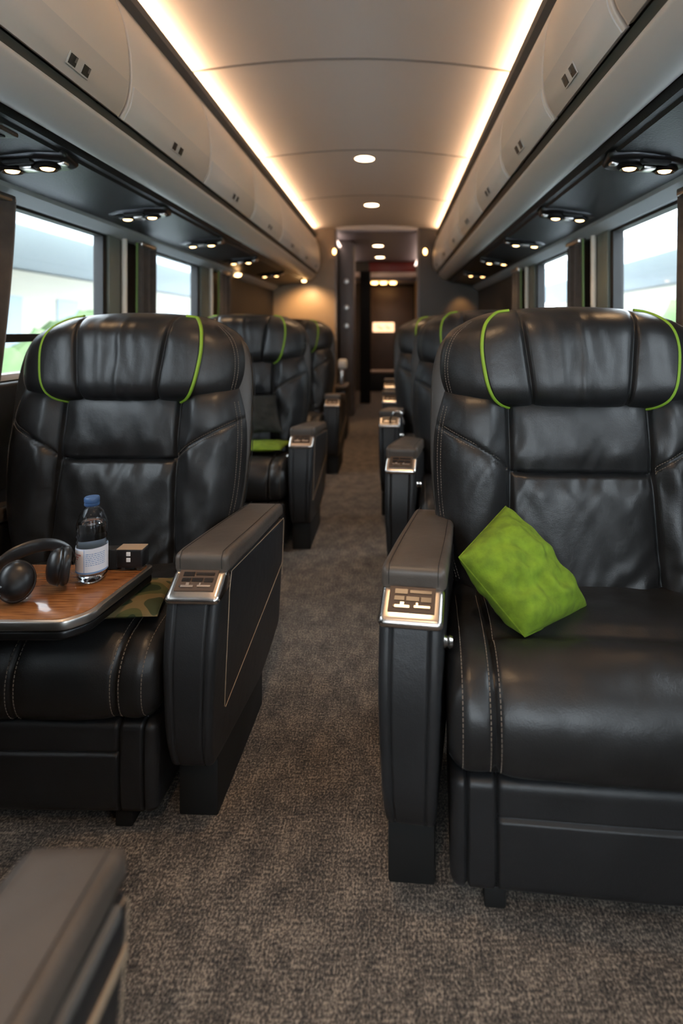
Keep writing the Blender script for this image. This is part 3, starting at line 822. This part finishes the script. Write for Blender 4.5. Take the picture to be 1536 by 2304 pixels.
def make_seat(side, centre=False, full_label=None):
    """side: +1 aisle arm on +x, -1 aisle arm on -x; seat faces -y"""
    root = empty('reclining_seat')
    sh = mk_shell().build('seat_shell', 'shell', root)
    for sx in (-1, 1):
        q = MB()
        q.tube([(sx*(Wsh-.0), yb(z)+.035, z) for z, Wsh in [(.45, .345), (.55, .372), (.7, .389), (.85, .390), (.95, .386), (1.02, .372)]], .0012, 5)
        q.build('shell_seam', 'matte_black', sh)
    bk = mk_back().build('backrest', 'leather', root, angle=80)
    for sx in (-1, 1):
        st = MB()
        for fr in (.945, .968):
            stitches(st, [(sx*Wb(z)*fr, back_y(Wb(z)*fr, z)-.0006, z) for z in lin(.42, .875, 70)])
        st.build('stitching', 'thread', bk)
        st = MB()
        for dz in (.0065, -.0065):
            pth = []
            for x in lin(.19, .355, 40):
                w = Wb(.75)
                for _ in range(5):
                    z = .695+.125*(max(0, (x-xsf(.75)))/max(.01, (w-xsf(.75))))**.62+dz; w = Wb(z)
                pth.append((sx*x, back_y(x, z)-.0006, z))
            stitches(st, pth)
        st.build('stitching', 'thread', bk)
    hd = mk_head().build('headrest', 'leather', root, angle=80)
    for sx in (-1, 1):
        q = MB(); path = [head_xyz(sx*x, z, .001) for x, z in pipe_c]
        # smooth the piping path a little
        for _ in range(2): path = [path[0]]+[(path[i-1]+path[i]*2+path[i+1])/4 for i in range(1, len(path)-1)]+[path[-1]]
        q.tube(path, .0060, 8); q.build('piping', 'piping', hd)['label'] = 'lime green piping'
    for sx in (-1, 1):
        st = MB()
        for fr in (.925, .945):
            P = [head_at(sx*fr, t) for t in lin(.06, .93, 60)]; stitches(st, [(p.x, p.y-.0008, p.z) for p in P])
        st.build('stitching', 'thread', hd)
    cu = mk_cushion(centre).build('seat_cushion', 'leather', root, angle=80)
    for xl in [(-.263, -.281), (.263, .281), (-.330,), (.330,)]+([(.041, .059)] if centre else []):
        st = MB()
        for x in xl: stitches(st, [on_cushion(x, k, centre) for k in range(3, 42)], .0085, .0055, .0008)
        st.build('stitching', 'thread', cu)
    # lower fascia
    bp = round_poly([(-.030, .238), (-.034, .12), (-.028, .050), (-.010, .035), (.30, .035), (.36, .10), (.36, .24), (.0, .245)], [.015, .05, .02, .01, .02, .02, .02, .012], 5)
    def bd(x, y, z):
        g = 0
        if y < .0:
            g += (gs(abs(x)-.268, .003)+gs(abs(x)-.322, .003))*.009
            if abs(x) < .268: g += gs(z-.176, .0035)*.008
            g -= .004*sm(.30, 0, abs(x))
        return g
    q = MB(); loaf(q, dens(bp, .0022), -.352, .352, .022, bd, sorted(lin(-.35, .35, 60)+[sx*c+d for sx in (-1, 1) for c in (.268, .322) for d in (-.006, -.003, -.001, 0, .001, .003, .006)]), seg=5)
    q.build('seat_base', 'panel_leather', root, angle=60)
    for sx in (-1, 1):
        q = MB(); q.box(sx*.27-.02, sx*.27+.02, -.012, .10, 0, .04, .004); q.build('foot', 'matte_black', root)
    # arms
    xa = side*(.360+.064)
    mk_arm(root, side, xa, .060)
    mk_arm(root, -side, -side*(.360+.045), .042)
    q = MB(); q.box(xa-.045, xa+.045, .022, .40, 0, .15, .005); q.build('plinth', 'matte_black', root)
    q = MB(); xw = -side*(.405); q.box(xw-.035, xw+.035, .03, .40, 0, .15, .005); q.build('plinth', 'matte_black', root)
    # recline button on the inner face of the aisle arm
    q = MB(); q.lathe([(0, .018), (.010, .017), (.013, .011), (.010, .006), (.014, 0)], 20, Matrix.Translation((side*.362, .055, .440)) @ Matrix.Rotation(-side*PI/2, 4, 'Y'))
    q.build('recline_button', 'chrome', root)
    return root

seatL = make_seat(1, True)
seatR = make_seat(-1, False)
XLc = -.873
GRP = 'black leather recliner seats'
def place(o, x, y, rz=0, sc=(1, 1, 1), label=''):
    o.location = (x, y, 0); o.rotation_euler.z = rz; o.scale = sc; tag(o, label, 'seat', GRP); return o
place(seatL, XLc+.012, 1.25, math.radians(-2), (1, 1, 1), 'black leather recliner in front left with a tray table over its cushion')
place(copy_tree(seatL), XLc, 2.76, 0, (1, 1, 1.035), 'black leather recliner behind the front left seat, green cloth on its cushion')
place(copy_tree(seatL), XLc, 4.22, 0, (1, 1, 1.035), 'black leather recliner on the left, farthest back by the tan partition')
near = place(copy_tree(seatL), XLc+.095, -.30, 0, (1, 1, 1), 'near seat at the lower left corner, only its blurred armrest in view')
for ch in near.children:
    if ch.name.startswith('armrest'): ch.scale.y = 1.52; ch.scale.z = .99
for nm_, z0_, z1_, mt_, yy_ in (('upper_trim_strip', .528, .541, 'trim_grey', .90), ('lower_trim_strip', .470, .484, 'seam_gold', .915)):
    q = MB(); q.add([(x_, y_, z_-.069*y_) for x_ in (.478, .4865) for y_ in (.10, yy_) for z_ in (z0_, z1_)], [(0,1,3,2), (4,6,7,5), (0,4,5,1), (2,3,7,6), (0,2,6,4), (1,5,7,3)])
    q.build(nm_, mt_, near)
for ch in seatR.children:
    if ch.name.startswith(('backrest', 'headrest', 'seat_shell')): ch.scale.z = .953
    if ch.name.startswith('armrest') and sum(v.co.x for v in ch.data.vertices) < 0:
        th_ = -.075; pv = Vector((-.424, .0, 0)); ch.rotation_euler.z = th_; ch.location = pv-Matrix.Rotation(th_, 3, 'Z') @ pv
RS = (1.04, 1.0, 1.06)
place(seatR, .478, 1.045, math.radians(-4.5), RS, 'black leather recliner in front right holding a bright green pillow')
place(copy_tree(seatR), .478, 2.20, math.radians(-3), RS, 'black leather recliner on the right directly behind the seat with green pillow')
place(copy_tree(seatR), .43, 3.27, 0, RS, 'black leather recliner on the right, third from the camera')
place(copy_tree(seatR), .43, 4.34, 0, RS, 'black leather recliner on the right, fourth from the camera')
place(copy_tree(seatR), .43, 5.40, 0, RS, 'black leather recliner on the right, last one by the dark partition')

for r_ in [o for o in bpy.data.objects if o.name.startswith('reclining_seat') and o.parent is None and o.scale.z > 1.05 and o is not seatR]:
    for ch in r_.children:
        if ch.name.startswith(('backrest', 'headrest', 'seat_shell')): ch.scale.z = .98
# chrome loop on the third right armrest
q = MB(); q.tube(cat([(-.006, 3.26, .55), (.000, 3.25, .59), (.025, 3.24, .622), (.055, 3.24, .615), (.070, 3.25, .58), (.070, 3.26, .548)], 6), .006, 8)
tag(q.build('grab_loop', 'chrome'), 'curved chrome grab loop on the third right armrest', 'handle')
# console in the far left
t = empty('aisle_console', (-.50, 5.55, 0)); tag(t, 'small black aisle console with pale cap before the grey column', 'console')
q = MB(); q.box(-.06, .05, 0, .40, 0, .50, .015); q.build('console_body', 'panel_leather', t)
q = MB(); q.box(-.065, .055, -.01, .40, .50, .54, .015); q.build('console_pad', 'warm_lit_leather', t)
q = MB(); q.box(-.03, .02, .05, .15, .54, .70, .012); q.build('upright', 'satin_metal', t)
q = MB(); q.box(-.04, .05, .03, .16, .70, .80, .02); q.build('cap', 'device_white', t)

# ================================================================== TRAY TABLE
t = empty('tray_table', (-.90, 1.25, .46)); tag(t, 'wooden tray table with metal rim swung over the front left seat', 'tray table')
def slab_poly(mb, pts, z0, z1, bev=.004, mi=0):
    N = len(pts); c = Vector((sum(p[0] for p in pts)/N, sum(p[1] for p in pts)/N))
    P = [Vector(p) for p in pts]; ar = sum(P[i].x*P[(i+1) % N].y-P[(i+1) % N].x*P[i].y for i in range(N)); sg = 1 if ar > 0 else -1
    nm = []
    for i in range(N):
        tt = (P[(i+1) % N]-P[i-1]).normalized(); nm.append(Vector((tt.y, -tt.x))*sg)
    lay = [(bev, z0), (0, z0+bev), (0, z1-bev), (bev*.3, z1-bev*.3), (bev, z1)]
    vs = [(*(P[i]-nm[i]*o), z) for o, z in lay for i in range(N)]
    fs = [(a*N+i, a*N+(i+1) % N, (a+1)*N+(i+1) % N, (a+1)*N+i) for a in range(len(lay)-1) for i in range(N)]+[tuple(range(N)), tuple((len(lay)-1)*N+i for i in range(N))]
    mb.add(vs, fs, mi)
tz = .520-.46
outl = [(-.285, -.145), (.248, -.145), (.284, -.108), (.312, .118), (.302, .128), (-.285, .128)]
ol = [(p[0], p[1]) for p in round_poly(outl, [.01, .02, .02, .012, .012, .01], 5)]
q = MB(); slab_poly(q, ol, tz-.040, tz-.022, .004); q.build('underside', 'dark_metal', t)
q = MB(); slab_poly(q, [(p[0]*1.006, p[1]*1.01) for p in ol], tz-.0215, tz-.001, .004); q.build('metal_rim', 'satin_metal', t)
inn = [(p[0]*.972, p[1]*.945) for p in ol]
q = MB(); slab_poly(q, inn, tz-.004, tz+.0006, .0004); q.build('wood_top', 'wood', t)
q = MB(); q.box(-.288, -.24, -.05, .05, tz-.05, tz-.040, .004); q.build('swing_arm', 'dark_metal', t)

TZ = .5212
# bottle
t = empty('water_bottle', (-.694, 1.289, TZ)); tag(t, 'clear plastic water bottle with blue cap on the wooden tray', 'bottle', None)
R = .0325
prof = [(.0, .004), (.016, .003), (.024, 0), (.029, .004), (.0325, .014), (.0305, .018), (.0325, .022), (.0325, .030), (.032, .031), (.032, .078), (.0325, .080), (.031, .085), (.033, .092), (.0305, .098), (.033, .105), (.0305, .111), (.033, .119), (.0325, .130), (.030, .142), (.025, .155), (.018, .165), (.0135, .171), (.0130, .180)]
q = MB(); q.lathe(prof+[(r-.0012, z) for r, z in reversed(prof[1:])]+[(0, .0055)], 48); q.build('bottle_body', 'plastic_clear', t, angle=60)
wp = [(0, .006)]+[(max(.001, r-.0018), z+(.0015 if z < .01 else 0)) for r, z in prof[1:] if z < .132]+[(.0285, .134), (0, .134)]
q = MB(); q.lathe(wp, 48); q.build('water', 'water', t, angle=60)
q = MB(); q.lathe([(.0150, .172), (.0162, .174), (.0162, .178), (.0150, .1785)], 32)
pr = []
N = 60; vs = []
for z, rr in ((.1795, .0155), (.182, .0160), (.190, .0160), (.192, .0148), (.1925, .0001)):
    for k in range(N): vs.append(((rr+(.0005 if k % 2 and rr > .0155 else 0))*math.cos(2*PI*k/N), (rr+(.0005 if k % 2 and rr > .0155 else 0))*math.sin(2*PI*k/N), z))
q.add(vs, [(i*N+j, i*N+(j+1) % N, (i+1)*N+(j+1) % N, (i+1)*N+j) for i in range(4) for j in range(N)])
q.build('cap', 'cap_blue', t)['label'] = 'blue screw cap'
def cyl(mb, a0, a1, z0, z1, r, mi=0):
    n_ = max(2, int(abs(a1-a0)/.12)+1)
    mb.grid(lambda a, z: (r*math.cos(a), r*math.sin(a), z), lin(a0, a1, n_), [z0, z1], mi)
q = MB(); cyl(q, 0, 2*PI, .025, .082, .0338, 0); lb = q.build('label', 'label_white', t)
q = MB()
A0 = -PI/2-.15    # facing the camera
cyl(q, A0-1.1, A0+.10, .030, .078, .0340, 0)                      # cream panel
cyl(q, A0-1.1, A0+1.9, .0255, .029, .0341, 1)
cyl(q, A0+.13, A0+.16, .026, .081, .0341, 1)
for i in range(4): cyl(q, A0-.9+.08*i, A0-.9+.08*i+.05, .068, .0705, .0342, 2)
for i in range(5): cyl(q, A0-.5+.09*i, A0-.5+.09*i+.06, .0665, .070, .0342, 2)
cyl(q, A0-.55, A0-.25, .062, .064, .0342, 2); cyl(q, A0-.45, A0-.33, .058, .060, .0342, 2)
for i in range(7):
    z = .044+i*.0042
    a = A0+.25
    while a < A0+1.5:
        l = random.uniform(.06, .2); cyl(q, a, min(a+l, A0+1.5), z, z+.0014, .0342, 1); a += l+.04
for i in range(5):
    z = .040+i*.004; cyl(q, A0-.95+.1*(i % 2), A0-.6+.07*i, z, z+.001, .0342, 3)
q.build('label_print', ['label_cream', 'label_blue', 'label_red', 'trim_grey'], lb)
# adapter box
t = empty('power_adapter', (-.655, 1.350, TZ)); tag(t, 'small black box with two white squares beside the bottle', 'electronic box')
q = MB(); q.box(-.006, .060, -.018, .018, .006, .052, .006, 3); q.build('box_body', 'black_plastic', t)
q = MB(); q.box(-.004, .058, -.0185, .0165, .0505, .0528, .001); q.build('top_trim', 'seam_gold', t)['label'] = 'copper coloured top edge'
q = MB(); q.box(-.040, -.004, -.012, .016, .000, .050, .004); q.build('plug_block', 'matte_black', t)
for z in (.022, .036):
    q = MB(); q.box(.020, .030, -.0195, -.0175, z, z+.010, .001); q.build('white_square', 'device_white', t)
q = MB(); q.box(.012, .035, -.010, .010, 0, .008, .002); q.build('foot', 'matte_black', t)
# headphones
t = empty('headphones', (-.786, 1.222, TZ)); tag(t, 'black over-ear headphones lying on the wooden tray', 'headphones')
def cup(loc, az, tilt):
    mx = Matrix.Translation(loc) @ Matrix.Rotation(az, 4, 'Z') @ Matrix.Rotation(tilt, 4, 'X') @ Matrix.Scale(1.15, 4, (0, 1, 0))
    q = MB(); q.lathe([(0, .027), (.012, .0265), (.024, .023), (.031, .016), (.034, .008), (.035, .0), (.033, -.004), (0, -.004)], 40, mx)
    c_ = q.build('ear_cup', 'black_plastic', t)
    q = MB(); q.lathe([(.033, -.003), (.036, -.007), (.037, -.012), (.034, -.018), (.028, -.020), (.021, -.018), (.018, -.010), (.017, -.005), (0, -.005)], 40, mx); q.build('ear_pad', 'ear_leather', c_)
    q = MB(); q.lathe([(.0355, -.001), (.0368, .001), (.0355, .003)], 40, mx); q.build('cup_ring', 'dark_metal', c_)
    return mx
m1 = cup((-.012, -.040, .0345), .55, PI/2-.45)
m2 = cup((.046, .020, .041), -1.05, PI/2-.12)
# headband: from outside cup 1, round the left and back, to outside cup 2
hbp = cat([(-.020, -.072, .030), (-.052, -.060, .034), (-.076, -.020, .046), (-.074, .030, .058), (-.045, .066, .066), (-.005, .078, .067), (.038, .066, .060), (.066, .040, .048)], 8)
q = MB(); n_ = len(hbp); vs = []; 
for i, p in enumerate(hbp):
    a = hbp[max(0, i-1)]; c = hbp[min(n_-1, i+1)]; tt = (c-a).normalized(); up = Vector((0, 0, 1)); up = (up-tt*up.dot(tt)).normalized(); w = tt.cross(up)
    hw_ = .008+.008*math.sin(PI*i/(n_-1)); th_ = .0035+.0025*math.sin(PI*i/(n_-1))
    for k in range(12):
        an = 2*PI*k/12; vs.append(p+up*math.cos(an)*hw_+w*math.sin(an)*th_)
q.add(vs, [(i*12+k, i*12+(k+1) % 12, (i+1)*12+(k+1) % 12, (i+1)*12+k) for i in range(n_-1) for k in range(12)]+[tuple(range(12)), tuple((n_-1)*12+k for k in range(12))])
q.build('headband', 'ear_leather', t)
q = MB(); q.tube([hbp[i]+Vector((0, 0, -.012))*1.0+Vector((-.002, 0, 0)) for i in range(0, n_)], .0016, 6); q.build('band_trim', 'dark_metal', t)

def rest(o, z):
    bpy.context.view_layer.update()
    lo = min((d.matrix_world @ v.co).z for d in o.children_recursive if d.type == 'MESH' for v in d.data.vertices)
    o.location.z += z-lo
rest(t, TZ+.0003)
# ================================================================== PILLOWS
def pillow(name, A, B, C, D, thick, mt, n=41, seed=0, seam=True, pinch=.06):
    """corners A(top) B C D in order"""
    A, B, C, D = map(Vector, (A, B, C, D)); cen = (A+B+C+D)/4; nrm = ((B-A).cross(D-A)).normalized()
    if nrm.y > 0 and abs(nrm.y) > .2 or nrm.z < -.3: nrm = -nrm
    us = [.5+.5*math.copysign(1-(1-abs(s))**1.4, s) for s in lin(-1, 1, n)]
    def pt(u, v, sg):
        p = A*(1-u)*(1-v)+B*u*(1-v)+C*u*v+D*(1-u)*v
        eu, ev = 1-(2*u-1)**2, 1-(2*v-1)**2
        p = p+(cen-p)*pinch*(eu*(1-ev)+ev*(1-eu))*1.3          # edges drawn in between the corners
        h = (max(0, 1-abs(2*u-1)**2.6)**.48)*(max(0, 1-abs(2*v-1)**2.6)**.48)*thick/2
        nz = noise.noise(Vector((u*4+seed, v*4, sg)))*.24+noise.noise(Vector((u*9+seed, v*9, sg*3)))*.14
        rad = math.sin((u*3+v*9+seed)*3.1)*.07*(1-eu*ev)
        return p+nrm*sg*h*(1+nz+rad)-cen
    q = MB(); q.grid(lambda u, v: pt(u, v, 1), us, us); q.grid(lambda u, v: pt(u, v, -1), us, us)
    root = empty(name, cen)
    q.build('cover', mt, root, angle=80)
    if seam:
        q = MB(); P = [pt(u, 0, 1) for u in us]+[pt(1, v, 1) for v in us[1:]]+[pt(u, 1, 1) for u in us[::-1][1:]]+[pt(0, v, 1) for v in us[::-1][1:-1]]
        q.tube(P, .0016, 5, closed=True); q.build('edge_seam', mt, root)
    return root
tag(pillow('throw_pillow', (.285, 1.385, .660), (.150, 1.235, .594), (.276, 1.150, .465), (.458, 1.300, .450), .15, 'pillow_green', seed=2, pinch=.0), 'bright green fabric pillow leaning in the front right seat', 'pillow')
o = pillow('camouflage_pillow', (-.556, 1.43, .461), (-.525, 1.245, .459), (-.75, 1.225, .460), (-.78, 1.41, .459), .034, 'camouflage', seed=5, pinch=.03)
tag(o, 'olive camouflage pillow on the front left seat under the tray', 'pillow')
o = pillow('folded_cloth', (-.56, 3.10, .478), (-.57, 2.86, .482), (-.86, 2.84, .482), (-.86, 3.10, .478), .040, 'pillow_green', seed=8, pinch=.02)
tag(o, 'green folded cloth on the cushion of the second left seat', 'cloth')
o = pillow('dark_pillow', (-.66, 3.17, .73), (-.60, 3.07, .53), (-.80, 3.0, .535), (-.86, 3.15, .73), .07, 'pillow_black', seed=9)
tag(o, 'black triangular looking pillow leaning on the second left seat above green cloth', 'pillow')

# ================================================================== OUTSIDE
q = MB(); q.box(-60, XL-.3, -40, 80, -1.4, -1.3); q.box(XR+.3, 60, -40, 80, -1.4, -1.3); q.box(XL-.3, XR+.3, -40, YB-.3, -1.4, -1.3)
struct(q.build('ground', 'concrete', smooth=False))
def facade(x0, x1, y0, y1, z1, side, label):
    e_ = empty('station_building', ((x0+x1)/2, (y0+y1)/2, -1.3)); ox, oy = e_.location.x, e_.location.y
    tag(e_, label, 'building')
    q = MB(); q.box(x0-ox, x1-ox, y0-oy, y1-oy, 0, z1+1.3); q.build('wall', 'facade_cream', e_, smooth=False)
    fx = x1 if side < 0 else x0; y = y0+1
    while y < y1-2:
        q = MB(); a, c = sorted((fx-.02*side*-1-ox, fx-side*.04-ox)); q.box(a, c, y-oy, y+1.1-oy, 1.5, z1+.6); q.build('window', 'facade_pane', e_, smooth=False)
        y += 2.7
    q = MB(); a, c = sorted((fx-side*4.2-ox, fx+side*4-ox)); q.box(a, c, y0-1-oy, y1+1-oy, z1+1.35, z1+2.0); q.build('canopy', 'canopy_blue', e_, smooth=False)
facade(-16, -10, -6, 34, 2.7, -1, 'pale cream station building with grey canopy seen through the left windows')
facade(10, 16, -6, 34, 2.7, 1, 'pale cream station building with grey canopy seen through the right windows')
def bush(x, y, z, r, label):
    bm = bmesh.new(); bmesh.ops.create_icosphere(bm, subdivisions=4, radius=r)
    for v in bm.verts:
        n_ = noise.noise(v.co*2.2/r*1.0+Vector((x, y, 0)))*.35+noise.noise(v.co*7/r)*.18; v.co *= 1+n_
        v.co.z *= 1.1
    me = bpy.data.meshes.new('shrub'); bm.to_mesh(me); bm.free(); me.materials.append(M['hedge'])
    for p in me.polygons: p.use_smooth = True
    o = bpy.data.objects.new('shrub', me); COL.objects.link(o); o.location = (x, y, z-.12); o.scale.z = 1.25; tag(o, label, 'shrub', 'green shrubs outside the windows'); return o
for side, sn in ((-1, 'left'), (1, 'right')):
    for i, (y, r, dx) in enumerate([(3.2, .85, 5.0), (5.6, .95, 5.4), (8.0, .9, 5.2), (10.8, 1.1, 5.8), (14, 1.1, 5.8), (18, 1.1, 5.4)]):
        bush(side*dx-.2, y, -.15+(.15 if i % 2 else 0), r, 'blurred green shrub outside the %s windows, %s along the row' % (sn, ORD[i]))
